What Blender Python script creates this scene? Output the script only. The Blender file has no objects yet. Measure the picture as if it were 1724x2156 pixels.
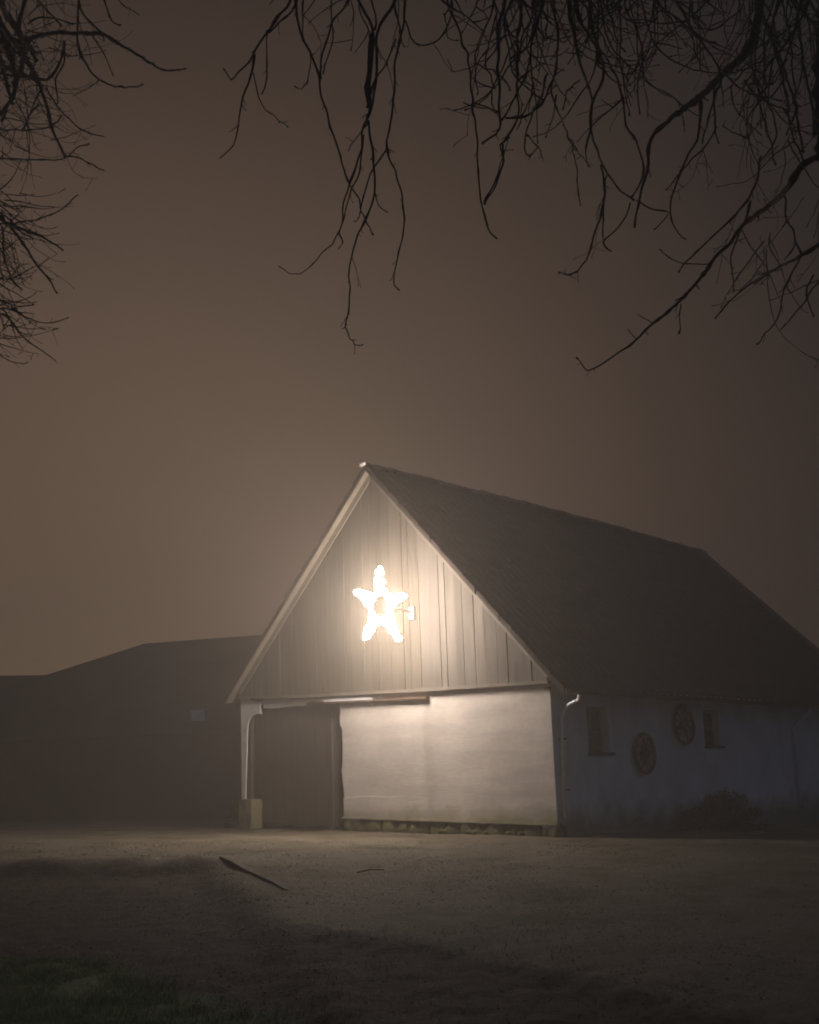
import bpy, bmesh, math, random
from mathutils import Vector, Matrix, noise
random.seed(7)
S = bpy.context.scene
COL = S.collection
R = math.radians

# ---------------------------------------------------------------- camera
PIT, ROL, FPX, EYE = .2191, .0333, 2589.5, .85
cam = bpy.data.cameras.new('camera')
cam.sensor_fit = 'HORIZONTAL'; cam.sensor_width = 36; cam.lens = FPX/1724*36
cam.clip_start = .05; cam.clip_end = 2000
co = bpy.data.objects.new('camera', cam); COL.objects.link(co)
co.matrix_world = Matrix.Translation((0, 0, EYE)) @ Matrix.Rotation(math.pi/2+PIT, 4, 'X') @ Matrix.Rotation(-ROL, 4, 'Z')
S.camera = co

# ---------------------------------------------------------------- world: foggy night sky lit by a distant town
W = bpy.data.worlds.new('World'); S.world = W; W.use_nodes = True
nt = W.node_tree; N = nt.nodes; L = nt.links
for n in list(N): N.remove(n)
out = N.new('ShaderNodeOutputWorld')
sky = N.new('ShaderNodeTexSky'); sky.sky_type = 'NISHITA'; sky.sun_disc = False
sky.sun_elevation = R(-6); sky.sun_rotation = R(-30)
bg1 = N.new('ShaderNodeBackground'); bg1.inputs['Strength'].default_value = .06
L.new(sky.outputs[0], bg1.inputs['Color'])
tc = N.new('ShaderNodeTexCoord')
GLOW = Vector((-.24, 1.0, .05)).normalized()
dot = N.new('ShaderNodeVectorMath'); dot.operation = 'DOT_PRODUCT'; dot.inputs[1].default_value = GLOW
nrm = N.new('ShaderNodeVectorMath'); nrm.operation = 'NORMALIZE'
L.new(tc.outputs['Generated'], nrm.inputs[0]); L.new(nrm.outputs[0], dot.inputs[0])
ramp = N.new('ShaderNodeValToRGB'); L.new(dot.outputs['Value'], ramp.inputs['Fac'])
e = ramp.color_ramp.elements
e[0].position = 0; e[0].color = (.036, .048, .078, 1)
e[1].position = 1; e[1].color = (.142, .089, .056, 1)
for p, c in ((.50, (.016, .018, .024)), (.75, (.0135, .0105, .0105)), (.80, (.021, .0150, .0125)), (.88, (.051, .0325, .0235)), (.93, (.082, .0525, .036)), (.97, (.118, .0745, .050))):
    k = e.new(p); k.color = (*c, 1)
# uneven fog banks in the sky itself
nz = N.new('ShaderNodeTexNoise'); nz.inputs['Scale'].default_value = 2.2; nz.inputs['Detail'].default_value = 3
L.new(nrm.outputs[0], nz.inputs['Vector'])
mr = N.new('ShaderNodeMapRange'); mr.inputs['To Min'].default_value = .88; mr.inputs['To Max'].default_value = 1.12
L.new(nz.outputs['Fac'], mr.inputs['Value'])
bg2 = N.new('ShaderNodeBackground'); L.new(ramp.outputs['Color'], bg2.inputs['Color']); L.new(mr.outputs[0], bg2.inputs['Strength'])
add = N.new('ShaderNodeAddShader'); L.new(bg1.outputs[0], add.inputs[0]); L.new(bg2.outputs[0], add.inputs[1])
L.new(add.outputs[0], out.inputs['Surface'])

S.view_settings.view_transform = 'Standard'; S.view_settings.look = 'None'
S.view_settings.exposure = 0; S.view_settings.gamma = 1
S.cycles.volume_bounces = 1; S.cycles.max_bounces = 6; S.cycles.volume_step_rate = 1
STAR_STRENGTH = 430
S.render.filter_size = 1.9; S.cycles.filter_width = 1.9
HAZE = .0105

# ---------------------------------------------------------------- helpers
def empty(name, loc=(0, 0, 0), rz=0, parent=None):
    o = bpy.data.objects.new(name, None); COL.objects.link(o)
    o.location = loc; o.rotation_euler = (0, 0, rz); o.empty_display_size = .2
    if parent: o.parent = parent
    return o
def tag(o, label=None, cat=None, group=None, kind=None):
    if label: o['label'] = label
    if cat: o['category'] = cat
    if group: o['group'] = group
    if kind: o['kind'] = kind
    return o
class MB:
    def __init__(s): s.v = []; s.f = []; s.sm = False
    def add(s, vs, fs):
        b = len(s.v); s.v += [tuple(p) for p in vs]; s.f += [tuple(b+i for i in f) for f in fs]
    def box(s, a, b, jit=0):
        x0, y0, z0 = a; x1, y1, z1 = b
        vs = [(x0,y0,z0),(x1,y0,z0),(x1,y1,z0),(x0,y1,z0),(x0,y0,z1),(x1,y0,z1),(x1,y1,z1),(x0,y1,z1)]
        if jit: vs = [tuple(c+random.uniform(-jit, jit) for c in p) for p in vs]
        s.add(vs, [(0,3,2,1),(4,5,6,7),(0,1,5,4),(1,2,6,5),(2,3,7,6),(3,0,4,7)])
    def prism(s, poly, y0, y1):
        """poly of (x,z), counter-clockwise seen from -y, extruded along y (triangulation left to blender)"""
        n = len(poly)
        vs = [(x, y0, z) for x, z in poly]+[(x, y1, z) for x, z in poly]
        fs = [tuple(range(n)), tuple(range(2*n-1, n-1, -1))]+[(i, i+n, (i+1) % n+n, (i+1) % n) for i in range(n)]
        s.add(vs, fs)
    def tube(s, pts, rad, sides=6, caps=True, flat=1):
        pts = [Vector(p) for p in pts]; n = len(pts)
        if n < 2: return
        if not hasattr(rad, '__len__'): rad = [rad]*n
        t = (pts[1]-pts[0]).normalized()
        u = t.orthogonal().normalized(); rings = []
        for i, p in enumerate(pts):
            t = (pts[min(i+1, n-1)]-pts[max(i-1, 0)])
            if t.length < 1e-9: t = Vector((0, 0, 1))
            t.normalize(); u = (u-t*u.dot(t))
            if u.length < 1e-6: u = t.orthogonal()
            u.normalize(); w = t.cross(u)
            rings.append([p+(u*math.cos(a)+w*math.sin(a)*flat)*rad[i] for a in [2*math.pi*k/sides for k in range(sides)]])
        vs = [q for r in rings for q in r]; fs = []
        for i in range(n-1):
            for k in range(sides):
                a = i*sides+k; b = i*sides+(k+1) % sides
                fs.append((a, b, b+sides, a+sides))
        if caps: fs.append(tuple(range(sides-1, -1, -1))); fs.append(tuple(range((n-1)*sides, n*sides)))
        s.add(vs, fs)
    def blob(s, c, r, sub=1, jit=.2, sc=(1, 1, 1), seed=0):
        bm = bmesh.new(); bmesh.ops.create_icosphere(bm, subdivisions=sub, radius=1)
        vs = []
        for v in bm.verts:
            k = 1+jit*noise.noise(v.co*1.7+Vector((seed, c[0]*3, c[2]*5)))*2
            vs.append((c[0]+v.co.x*k*r*sc[0], c[1]+v.co.y*k*r*sc[1], c[2]+v.co.z*k*r*sc[2]))
        s.add(vs, [tuple(v.index for v in f.verts) for f in bm.faces]); bm.free()
    def build(s, name, mat, parent=None, smooth=False, bevel=0):
        me = bpy.data.meshes.new(name); me.from_pydata(s.v, [], s.f)
        bm = bmesh.new(); bm.from_mesh(me); bmesh.ops.recalc_face_normals(bm, faces=bm.faces)
        if bevel: bmesh.ops.bevel(bm, geom=list(bm.edges), offset=bevel, segments=1, affect='EDGES')
        bm.to_mesh(me); bm.free(); me.update()
        if smooth: me.polygons.foreach_set('use_smooth', [True]*len(me.polygons))
        o = bpy.data.objects.new(name, me); COL.objects.link(o); me.materials.append(mat)
        if parent: o.parent = parent
        return o

def material(name, col, rough=.8, var=.25, scale=3, bump=0, bscale=20, col2=None, island=0, stretch=(1, 1, 1), moss=None, spec=.3, metal=0):
    m = bpy.data.materials.new(name); m.use_nodes = True
    n = m.node_tree.nodes; l = m.node_tree.links; p = n['Principled BSDF']
    p.inputs['Roughness'].default_value = rough; p.inputs['Specular IOR Level'].default_value = spec; p.inputs['Metallic'].default_value = metal
    t = n.new('ShaderNodeTexCoord'); mp = n.new('ShaderNodeMapping'); mp.inputs['Scale'].default_value = stretch
    l.new(t.outputs['Object'], mp.inputs['Vector'])
    no = n.new('ShaderNodeTexNoise'); no.inputs['Scale'].default_value = scale; no.inputs['Detail'].default_value = 8; no.inputs['Roughness'].default_value = .62
    l.new(mp.outputs[0], no.inputs['Vector'])
    cr = n.new('ShaderNodeValToRGB'); l.new(no.outputs['Fac'], cr.inputs['Fac'])
    c2 = col2 or tuple(c*(1-var) for c in col); c1 = tuple(min(1, c*(1+var*.6)) for c in col)
    cr.color_ramp.elements[0].position = .3; cr.color_ramp.elements[0].color = (*c2, 1)
    cr.color_ramp.elements[1].position = .7; cr.color_ramp.elements[1].color = (*c1, 1)
    res = cr.outputs['Color']
    if island:
        g = n.new('ShaderNodeNewGeometry'); r_ = n.new('ShaderNodeMapRange')
        r_.inputs['To Min'].default_value = 1-island; r_.inputs['To Max'].default_value = 1+island*.6
        l.new(g.outputs['Random Per Island'], r_.inputs['Value'])
        mx = n.new('ShaderNodeVectorMath'); mx.operation = 'SCALE'
        l.new(res, mx.inputs[0]); l.new(r_.outputs[0], mx.inputs['Scale']); res = mx.outputs[0]
    m['_'] = 0
    if moss:   # (height of top, softness, colour) green algae creeping up from the bottom
        z0, soft, mc, amt = moss
        sx = n.new('ShaderNodeSeparateXYZ'); l.new(t.outputs['Object'], sx.inputs[0])
        n2 = n.new('ShaderNodeTexNoise'); n2.inputs['Scale'].default_value = 2.5; n2.inputs['Detail'].default_value = 6
        l.new(t.outputs['Object'], n2.inputs['Vector'])
        ma = n.new('ShaderNodeMath'); ma.operation = 'MULTIPLY_ADD'; ma.inputs[1].default_value = -soft*1.6
        l.new(n2.outputs['Fac'], ma.inputs[0]); l.new(sx.outputs['Z'], ma.inputs[2])
        mr_ = n.new('ShaderNodeMapRange'); mr_.inputs['From Min'].default_value = z0-soft*.8; mr_.inputs['From Max'].default_value = z0-soft*.8-soft
        mr_.inputs['To Min'].default_value = 0; mr_.inputs['To Max'].default_value = amt
        l.new(ma.outputs[0], mr_.inputs['Value'])
        mm = n.new('ShaderNodeMix'); mm.data_type = 'RGBA'; l.new(mr_.outputs[0], mm.inputs['Factor'])
        l.new(res, mm.inputs['A']); mm.inputs['B'].default_value = (*mc, 1); res = mm.outputs['Result']
    l.new(res, p.inputs['Base Color'])
    if bump:
        b = n.new('ShaderNodeBump'); b.inputs['Strength'].default_value = bump; b.inputs['Distance'].default_value = .02
        n3 = n.new('ShaderNodeTexNoise'); n3.inputs['Scale'].default_value = bscale; n3.inputs['Detail'].default_value = 6
        l.new(mp.outputs[0], n3.inputs['Vector']); l.new(n3.outputs['Fac'], b.inputs['Height']); l.new(b.outputs[0], p.inputs['Normal'])
    return m

M = {}
M['plaster'] = material('white_plaster', (.77, .70, .625), .9, .07, 1.6, .22, 14, moss=(.50, .26, (.27, .245, .08), .7), stretch=(.5, .5, 2.6))
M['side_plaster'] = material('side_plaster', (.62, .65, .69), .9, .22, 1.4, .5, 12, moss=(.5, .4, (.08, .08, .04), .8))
_m = M['plaster']; _n = _m.node_tree.nodes; _l = _m.node_tree.links; _p = _n['Principled BSDF']
_src = _p.inputs['Base Color'].links[0].from_socket
_t = _n.new('ShaderNodeTexCoord'); _prev = _src
for _sc, _st, _lo, _a, _b in ((1.1, (1.2, 1, .5), .90, .42, .60), (1.3, (.7, 1, 3.2), .90, .40, .60), (9, (1, 1, 1.4), .92, .35, .6), (40, (1, 1, 1), .90, .35, .6)):
    _mp = _n.new('ShaderNodeMapping'); _mp.inputs['Scale'].default_value = _st; _l.new(_t.outputs['Object'], _mp.inputs['Vector'])
    _z = _n.new('ShaderNodeTexNoise'); _z.inputs['Scale'].default_value = _sc; _z.inputs['Detail'].default_value = 7; _l.new(_mp.outputs[0], _z.inputs['Vector'])
    _r = _n.new('ShaderNodeMapRange'); _r.inputs['From Min'].default_value = _a; _r.inputs['From Max'].default_value = _b; _r.inputs['To Min'].default_value = _lo; _l.new(_z.outputs['Fac'], _r.inputs['Value'])
    _v = _n.new('ShaderNodeVectorMath'); _v.operation = 'SCALE'; _l.new(_prev, _v.inputs[0]); _l.new(_r.outputs[0], _v.inputs['Scale']); _prev = _v.outputs[0]
_sx = _n.new('ShaderNodeSeparateXYZ'); _l.new(_t.outputs['Object'], _sx.inputs[0])
_zz = _n.new('ShaderNodeTexNoise'); _zz.inputs['Scale'].default_value = 2.5; _l.new(_t.outputs['Object'], _zz.inputs['Vector'])
_o = _n.new('ShaderNodeMath'); _o.operation = 'MULTIPLY_ADD'; _o.inputs[1].default_value = .25; _l.new(_zz.outputs['Fac'], _o.inputs[0]); _l.new(_sx.outputs['X'], _o.inputs[2])
_q = _n.new('ShaderNodeMath'); _q.operation = 'ADD'; _q.inputs[1].default_value = 2.50; _l.new(_o.outputs[0], _q.inputs[0])
_ab = _n.new('ShaderNodeMath'); _ab.operation = 'ABSOLUTE'; _l.new(_q.outputs[0], _ab.inputs[0])
_r = _n.new('ShaderNodeMapRange'); _r.interpolation_type = 'SMOOTHSTEP'; _r.inputs['From Min'].default_value = .0; _r.inputs['From Max'].default_value = .17; _r.inputs['To Min'].default_value = .87; _l.new(_ab.outputs[0], _r.inputs['Value'])
_v = _n.new('ShaderNodeVectorMath'); _v.operation = 'SCALE'; _l.new(_prev, _v.inputs[0]); _l.new(_r.outputs[0], _v.inputs['Scale']); _prev = _v.outputs[0]
_l.new(_prev, _p.inputs['Base Color'])
M['post'] = material('post_plaster', (.80, .75, .70), .9, .2, 3, .5, 12)
M['board'] = material('weathered_boards', (.13, .112, .088), .85, .22, 2.2, .35, 30, island=.15, stretch=(6, 6, .5))
M['board_light'] = material('pale_boards', (.148, .130, .110), .85, .24, 2.2, .35, 30, island=.24, stretch=(6, 6, .5))
M['trim'] = material('trim_wood', (.20, .172, .14), .8, .2, 4, .3, 30)
M['soffit'] = material('soffit_boards', (.24, .21, .165), .8, .18, 3, .2, 20)
M['tile'] = material('roof_tiles', (.050, .037, .032), .85, .5, 3.5, .4, 25, island=.0)
M['ridge'] = material('ridge_tiles', (.20, .15, .12), .8, .3, 3, .4, 25)
M['door'] = material('dark_door_boards', (.085, .070, .060), .85, .2, 2.5, .2, 25, stretch=(6, 6, .6), island=.06)
M['dark'] = material('dark_interior', (.02, .017, .015), .95, .2, 2)
M['stone'] = material('field_stone', (.115, .098, .066), .9, .4, 6, .8, 25, island=.35, moss=(.45, .5, (.10, .10, .025), .85))
M['block'] = material('mossy_stone', (.21, .19, .10), .9, .3, 5, .7, 16)
M['steel'] = material('rusty_steel', (.20, .13, .09), .6, .4, 14, .3, 40, metal=.3)
M['zinc'] = material('zinc_sheet', (.70, .71, .74), .5, .15, 6, .1, 20, metal=.4)
M['paint'] = material('white_paint', (.62, .62, .64), .6, .12, 5, .2, 30)
M['glass'] = material('dark_glass', (.02, .017, .02), .15, .2, 3, 0, spec=.6)
M['frame'] = material('window_frame', (.045, .03, .03), .6, .2, 8, .2, 30)
M['wheel'] = material('old_wheel_wood', (.025, .022, .02), .8, .3, 8, .4, 30)
M['bark'] = material('wet_bark', (.016, .0145, .014), .75, .4, 9, .7, 30, spec=.3)
M['farwall'] = material('far_brick_wall', (.075, .055, .045), .9, .3, 1.2, .3, 8)
M['farroof'] = material('far_roof', (.065, .05, .042), .9, .3, 1.2, .3, 8)
M['leafdark'] = material('shrub_leaves', (.018, .022, .014), .8, .4, 5, 0)
M['grass'] = material('grass_blades', (.095, .19, .045), .8, .35, 1.5, 0, island=.35)
M['leaf'] = material('fallen_leaves', (.12, .075, .035), .85, .4, 4, 0, island=.5)
M['plate'] = material('box_plastic', (.38, .355, .33), .5, .06, 3)
M['cable'] = material('black_cable', (.03, .028, .025), .5, .2, 8)
M['pebble'] = material('gravel_stones', (.24, .21, .165), .85, .3, 9, 0, island=.45)
M['plank'] = material('wet_timber', (.05, .038, .028), .8, .35, 5, .5, 25, stretch=(.5, 4, 4))
mb_ = bpy.data.materials.new('led_bulbs'); mb_.use_nodes = True; p = mb_.node_tree.nodes['Principled BSDF']
p.inputs['Base Color'].default_value = (.8, .8, .8, 1)
p.inputs['Emission Color'].default_value = (1, .865, .765, 1); p.inputs['Emission Strength'].default_value = STAR_STRENGTH
M['led'] = mb_

# ---------------------------------------------------------------- pixel ray helper (grid of the 1724 px wide view of the photo)
CAM = Vector((0, 0, EYE))
def ray(px, py):
    u = px-862; v = 1078-py; c, s = math.cos(ROL), math.sin(ROL)
    a = (c*u+s*v)/FPX; b = (-s*u+c*v)/FPX
    return Vector((a, math.cos(PIT)-b*math.sin(PIT), math.sin(PIT)+b*math.cos(PIT)))
def at(px, py, d): return CAM+ray(px, py)*d

# ---------------------------------------------------------------- ground
def on_ground(px, py):
    t = 3; d = ray(px, py)
    while t < 70:
        p_ = CAM+d*t
        if p_.z <= ground_z(p_.x, p_.y): return p_
        t += .02
    return p_
def sst(a, b, x):
    t = max(0, min(1, (x-a)/(b-a))); return t*t*(3-2*t)
def ground_z(x, y):
    z = -.78+.76*sst(2, 19, y)
    z += .026*(max(-8, min(14, 2.175-x)))*sst(9, 19, y)
    # shallow bank that drops away on the left of the yard and in the foreground
    k1 = sst(2.25, 1.75, x+.3*y)*sst(16.0, 15.3, y)*sst(-14, -8, x); k2 = sst(10.6, 10.1, y+.75*x)*sst(10.9, 10.3, y+1.5*x)
    z -= max(.12*k1, .05*k2)
    z += .075*sst(15.3, 15.8, y)*sst(16.5, 16.1, y)*sst(-2.2, -2.6, x)*sst(-6.5, -4.6, x)*(.6+.9*noise.noise(Vector((x*2.3, y*2, 6))))
    z += .035*noise.noise(Vector((x*.35, y*.35, 0)))+.014*noise.noise(Vector((x*1.3, y*1.3, 3)))
    return z
def axis(lo, hi, dlo, dhi, fine, coarse):
    a = []; v = lo
    while v < hi:
        a.append(v); v += fine if dlo <= v <= dhi else coarse
    a.append(hi); return a
xs = axis(-58, 58, -8, 8, .09, 1.5); ys = axis(-8, 62, 5, 26, .09, 1.0)
g = MB(); nx = len(xs)
for y in ys:
    for x in xs:
        fine = (.010+.022*max(sst(10.8, 10.0, y+.9*x), sst(2.3, 1.7, x+.3*y)*sst(16, 15.3, y)))*(noise.noise(Vector((x*4, y*4, 8)))+.6*noise.noise(Vector((x*9, y*9, 4)))) if (-8 < x < 8 and 5 < y < 26) else 0
        g.v.append((x, y, ground_z(x, y)+fine))
for j in range(len(ys)-1):
    for i in range(nx-1):
        a = j*nx+i; g.f.append((a, a+1, a+1+nx, a+nx))
gm = bpy.data.materials.new('yard_ground'); gm.use_nodes = True
n = gm.node_tree.nodes; l = gm.node_tree.links; p = n['Principled BSDF']; p.inputs['Roughness'].default_value = .92; p.inputs['Specular IOR Level'].default_value = .15
tcn = n.new('ShaderNodeTexCoord')
def gnoise(sc, det=8, ro=.6):
    k = n.new('ShaderNodeTexNoise'); k.inputs['Scale'].default_value = sc; k.inputs['Detail'].default_value = det; k.inputs['Roughness'].default_value = ro
    l.new(tcn.outputs['Object'], k.inputs['Vector']); return k.outputs['Fac']
def gramp(src, stops):
    k = n.new('ShaderNodeValToRGB'); l.new(src, k.inputs['Fac'])
    ee = k.color_ramp.elements; ee[0].position = stops[0][0]; ee[0].color = (*stops[0][1], 1); ee[1].position = stops[-1][0]; ee[1].color = (*stops[-1][1], 1)
    for q, c in stops[1:-1]: z = ee.new(q); z.color = (*c, 1)
    return k.outputs['Color']
def gmix(f, a, b):
    k = n.new('ShaderNodeMix'); k.data_type = 'RGBA'; l.new(f, k.inputs['Factor']); l.new(a, k.inputs['A']); l.new(b, k.inputs['B']); return k.outputs['Result']
def gmath(op, a, b, c=None):
    k = n.new('ShaderNodeMath'); k.operation = op
    for i, v in enumerate((a, b, c)):
        if v is None: continue
        if hasattr(v, 'is_output'): l.new(v, k.inputs[i])
        else: k.inputs[i].default_value = v
    return k.outputs[0]
def gstep(v, a, b):
    k = n.new('ShaderNodeMapRange'); k.interpolation_type = 'SMOOTHSTEP'; k.inputs['From Min'].default_value = a; k.inputs['From Max'].default_value = b; l.new(v, k.inputs['Value']); return k.outputs[0]
gravel = gramp(gnoise(38, 5, .7), [(.3, (.12, .100, .07)), (.55, (.215, .18, .13)), (.75, (.34, .29, .22))])
patch = gramp(gnoise(1.1, 9, .65), [(.35, (.09, .085, .04)), (.65, (.19, .155, .105))])
base = gmix(gstep(gnoise(.9, 8, .7), .42, .62), gravel, patch)
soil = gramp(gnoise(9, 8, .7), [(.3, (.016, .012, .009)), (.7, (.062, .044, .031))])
turf = gramp(gnoise(5, 8, .7), [(.3, (.045, .075, .026)), (.7, (.13, .21, .07))])
sep = n.new('ShaderNodeSeparateXYZ'); l.new(tcn.outputs['Object'], sep.inputs[0]); X, Y = sep.outputs['X'], sep.outputs['Y']
wob = gmath('MULTIPLY_ADD', gnoise(.8, 6, .6), 1.6, -.8); wob2 = gmath('MULTIPLY_ADD', gnoise(5, 4, .6), .5, -.25); wob = gmath('ADD', wob, wob2)
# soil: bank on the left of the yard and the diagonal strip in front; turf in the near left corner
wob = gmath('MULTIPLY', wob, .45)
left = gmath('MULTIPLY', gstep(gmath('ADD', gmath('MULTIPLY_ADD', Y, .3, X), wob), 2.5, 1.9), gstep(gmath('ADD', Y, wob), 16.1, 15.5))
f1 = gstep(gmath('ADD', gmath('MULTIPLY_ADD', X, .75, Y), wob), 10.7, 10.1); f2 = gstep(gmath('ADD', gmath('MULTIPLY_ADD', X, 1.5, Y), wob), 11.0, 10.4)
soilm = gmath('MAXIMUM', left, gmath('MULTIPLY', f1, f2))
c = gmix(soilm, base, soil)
t1 = gstep(gmath('ADD', gmath('MULTIPLY_ADD', X, 1.23, Y), wob), 7.8, 7.1); t2 = gstep(gmath('ADD', gmath('MULTIPLY_ADD', X, .2, Y), wob), 10.6, 9.9)
turfm = gmath('MULTIPLY', t1, t2)
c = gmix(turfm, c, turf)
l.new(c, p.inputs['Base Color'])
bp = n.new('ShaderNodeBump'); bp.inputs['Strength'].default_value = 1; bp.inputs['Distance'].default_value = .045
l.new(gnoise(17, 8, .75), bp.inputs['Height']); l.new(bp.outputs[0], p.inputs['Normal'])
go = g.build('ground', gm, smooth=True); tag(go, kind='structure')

# ---------------------------------------------------------------- the barn (local x along the gable to the right corner, y back, z up)
BO = Vector((2.175, 20.073, 0)); BR = -.7095
barn = empty('barn', BO, BR)
tag(barn, 'whitewashed old barn with board gable, dark tiled roof and a lit star on its front', 'barn')
BM = Matrix.Translation(BO) @ Matrix.Rotation(BR, 4, 'Z')
BI = BM.inverted()
def plane_y(px, py, yl):       # point of the picture ray on a plane parallel to the gable, barn coordinates
    o = BI @ CAM; d = (BI.to_3x3() @ ray(px, py)); t = (yl-o.y)/d.y; return o+d*t
def plane_x(px, py, xl):
    o = BI @ CAM; d = (BI.to_3x3() @ ray(px, py)); t = (xl-o.x)/d.x; return o+d*t
BW, XR, ZA, YR = 7.456, -3.728, 6.687, 12.68
YE = 13.55
def lerp_tab(tab, x):
    if x <= tab[0][0]: return tab[0][1]
    for (a, za), (b, zb) in zip(tab, tab[1:]):
        if x <= b: return za+(zb-za)*(x-a)/(b-a)
    return tab[-1][1]
CLAD = [(-7.49, 2.69), (-5.95, 2.60), (-5.0, 2.555), (-4.67, 2.55), (-2.53, 2.475), (0.02, 2.412)]
clad = lambda x: lerp_tab(CLAD, x)
LEDGE = lambda x: .195-.0308*x
BASE = lambda x: -.0278*x
# gable wall right of the doorway, ragged broken plaster edge at the door
q = MB(); poly = [(-.002, LEDGE(0)+.004), (-.002, clad(0)+.06)]
for x in (-1, -2, -3, -4, -4.7): poly.append((x, clad(x)+.06))
z = 2.45; edge = []
rr = random.Random(3)
while z > .42:
    edge.append((-4.70+.05*noise.noise(Vector((z*2.2, 4, 1)))+rr.uniform(-.018, .018)-(.03 if z > 2.0 else 0), z)); z -= rr.uniform(.06, .16)
poly += edge+[(-4.69, LEDGE(-4.69)+.004)]
q.prism(poly[::-1], 0, .30); q.build('gable_wall', M['plaster'], barn)
# raised plaster bands on the wall
q = MB()
pts = [(-4.68, .672, -.014), (-4.3, .69, -.012), (-3.9, .688, -.009), (-3.5, .672, -.005), (-3.05, .655, .002)]
for (a, za, ya), (b, zb, yb) in zip(pts, pts[1:]):
    q.add([(a, -.0005, LEDGE(a)+.015), (b, -.0004, LEDGE(b)+.015), (b, yb, zb), (a, ya, za), (a, .02, LEDGE(a)), (b, .02, LEDGE(b)), (b, .02, zb+.01), (a, .02, za+.01)],
          [(0, 1, 2, 3), (3, 2, 6, 7), (0, 4, 5, 1), (0, 3, 7, 4), (1, 5, 6, 2)])
q.build('plaster_skirt', M['plaster'], barn)
q = MB()
for i in range(16):
    a, b = -4.72+i*.295, -4.72+(i+1)*.295+.001; d = .035+.01*noise.noise(Vector((i, 0, 0)))
    q.add([(a, -d, LEDGE(a)-.03), (b, -d, LEDGE(b)-.03), (b, -d, LEDGE(b)), (a, -d, LEDGE(a)), (a, .25, LEDGE(a)-.03), (b, .25, LEDGE(b)-.03), (b, .25, LEDGE(b)), (a, .25, LEDGE(a))],
          [(0, 1, 2, 3), (3, 2, 6, 7), (0, 4, 5, 1), (0, 3, 7, 4), (1, 5, 6, 2)])
q.build('ledge', M['plaster'], barn)
# foundation of field stones
q = MB(); x = -4.74; i = 0
rr = random.Random(11)
while x < -.05:
    w = rr.uniform(.18, .42); w = min(w, .02-x); h = LEDGE(x)-.03-BASE(x)+.16; z0 = BASE(x)-.16
    q.blob((x+w/2, .11+rr.uniform(-.02, .02), z0+h/2), 1, 2, .22, (w/2*1.35, .15, h/2*rr.uniform(1.05, 1.3)), seed=i*3.1)
    if rr.random() < .5: q.blob((x+rr.uniform(0, w), -.02, BASE(x)+.01), 1, 1, .25, (.07, .05, .05), seed=i)
    x += w*.97; i += 1
q.build('foundation', M['stone'], barn, smooth=True)
q = MB(); q.prism([(-4.68, -.3), (.0, -.3), (0, .16), (-4.68, .29)], .12, .30); q.build('foundation_core', M['dark'], barn)
# left corner post with broken haunch
q = MB()
hp = []
for X_, Y_ in ((178, 300), (265, 300), (300, 318), (330, 325), (400, 345), (408, 400), (412, 455), (425, 480), (380, 478), (330, 490), (300, 520), (272, 560), (256, 650), (250, 850), (244, 1100), (238, 1300), (236, 1480), (236, 1560), (190, 1560), (186, 1000)):
    v_ = plane_y((620+X_/4.31)*.7663, (1850+Y_/4.31)*.7663, -.01); hp.append((v_.x, v_.z))
q.prism(hp[::-1], -.01, .015)
q.build('corner_post', M['post'], barn)
q = MB(); q.box((-7.45, .02, .0), (-7.235, .10, 2.66)); q.build('door_jamb', M['door'], barn)
# lintel
q = MB(); top = [(-6.86, 2.60), (-5.9, 2.555), (-5.3, 2.53), (-4.66, 2.53)]
bot = []
x = -4.66
while x > -6.84:
    bot.append((x, 2.44+.015*noise.noise(Vector((x*3, 0, 7)))-(.01 if x < -5.6 else -.035)+rr.uniform(-.006, .006))); x -= .13
bot.append((-6.86, 2.45))
q.prism((top+bot)[::-1], .02, .10); q.build('lintel', M['post'], barn)
# sliding door behind the opening: boards in two leaves
q = MB(); x = -7.3
while x < -4.6:
    w = .155
    q.box((x+.0012, .105+rr.uniform(0, .003), .12+BASE(x)-.1), (x+w-.0012, .14, 2.52)); x += w
dr = q.build('sliding_door', M['door'], barn)
q = MB(); q.box((-5.12, .07, .1), (-5.03, .104, 2.46)); q.box((-7.2, .085, 1.32), (-5.13, .1049, 1.40)); q.build('door_batten', M['door'], dr)
# rail the door slides on
q = MB(); A = Vector((-5.12, 0, 2.445)); B = Vector((-2.56, 0, 2.355))
def beam(q, a, b, y0, y1, z0, z1):
    q.add([(a.x, y0, a.z+z0), (b.x, y0, b.z+z0), (b.x, y1, b.z+z0), (a.x, y1, a.z+z0), (a.x, y0, a.z+z1), (b.x, y0, b.z+z1), (b.x, y1, b.z+z1), (a.x, y1, a.z+z1)],
          [(0, 3, 2, 1), (4, 5, 6, 7), (0, 1, 5, 4), (1, 2, 6, 5), (2, 3, 7, 6), (3, 0, 4, 7)])
beam(q, A, B, -.075, -.002, -.028, .0)
rail = q.build('sliding_rail', M['steel'], barn)
q = MB(); beam(q, A, Vector((-3.9, 0, 2.445-.043)), -.055, -.003, .003, .05); q.build('rail_lit_top', M['paint'], rail)  # white strip paints in the star light on the rail's upper face
q = MB(); q.box((-3.86, -.07, 2.345), (-3.825, -.03, 2.374)); q.tube([(-3.845, -.05, 2.36), (-3.87, -.05, 2.31)], .012); q.build('rail_hook', M['steel'], rail)
q = MB(); q.box((-2.575, -.10, 2.33), (-2.545, -.001, 2.375)); q.tube([(-2.56, -.09, 2.36), (-2.555, -.085, 2.27)], .006); q.build('rail_stop', M['steel'], rail)
q = MB(); q.box((-.09, -.03, 2.30), (.012, .02, 2.345), .004); q.build('iron_cramp', M['steel'], barn)
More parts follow.
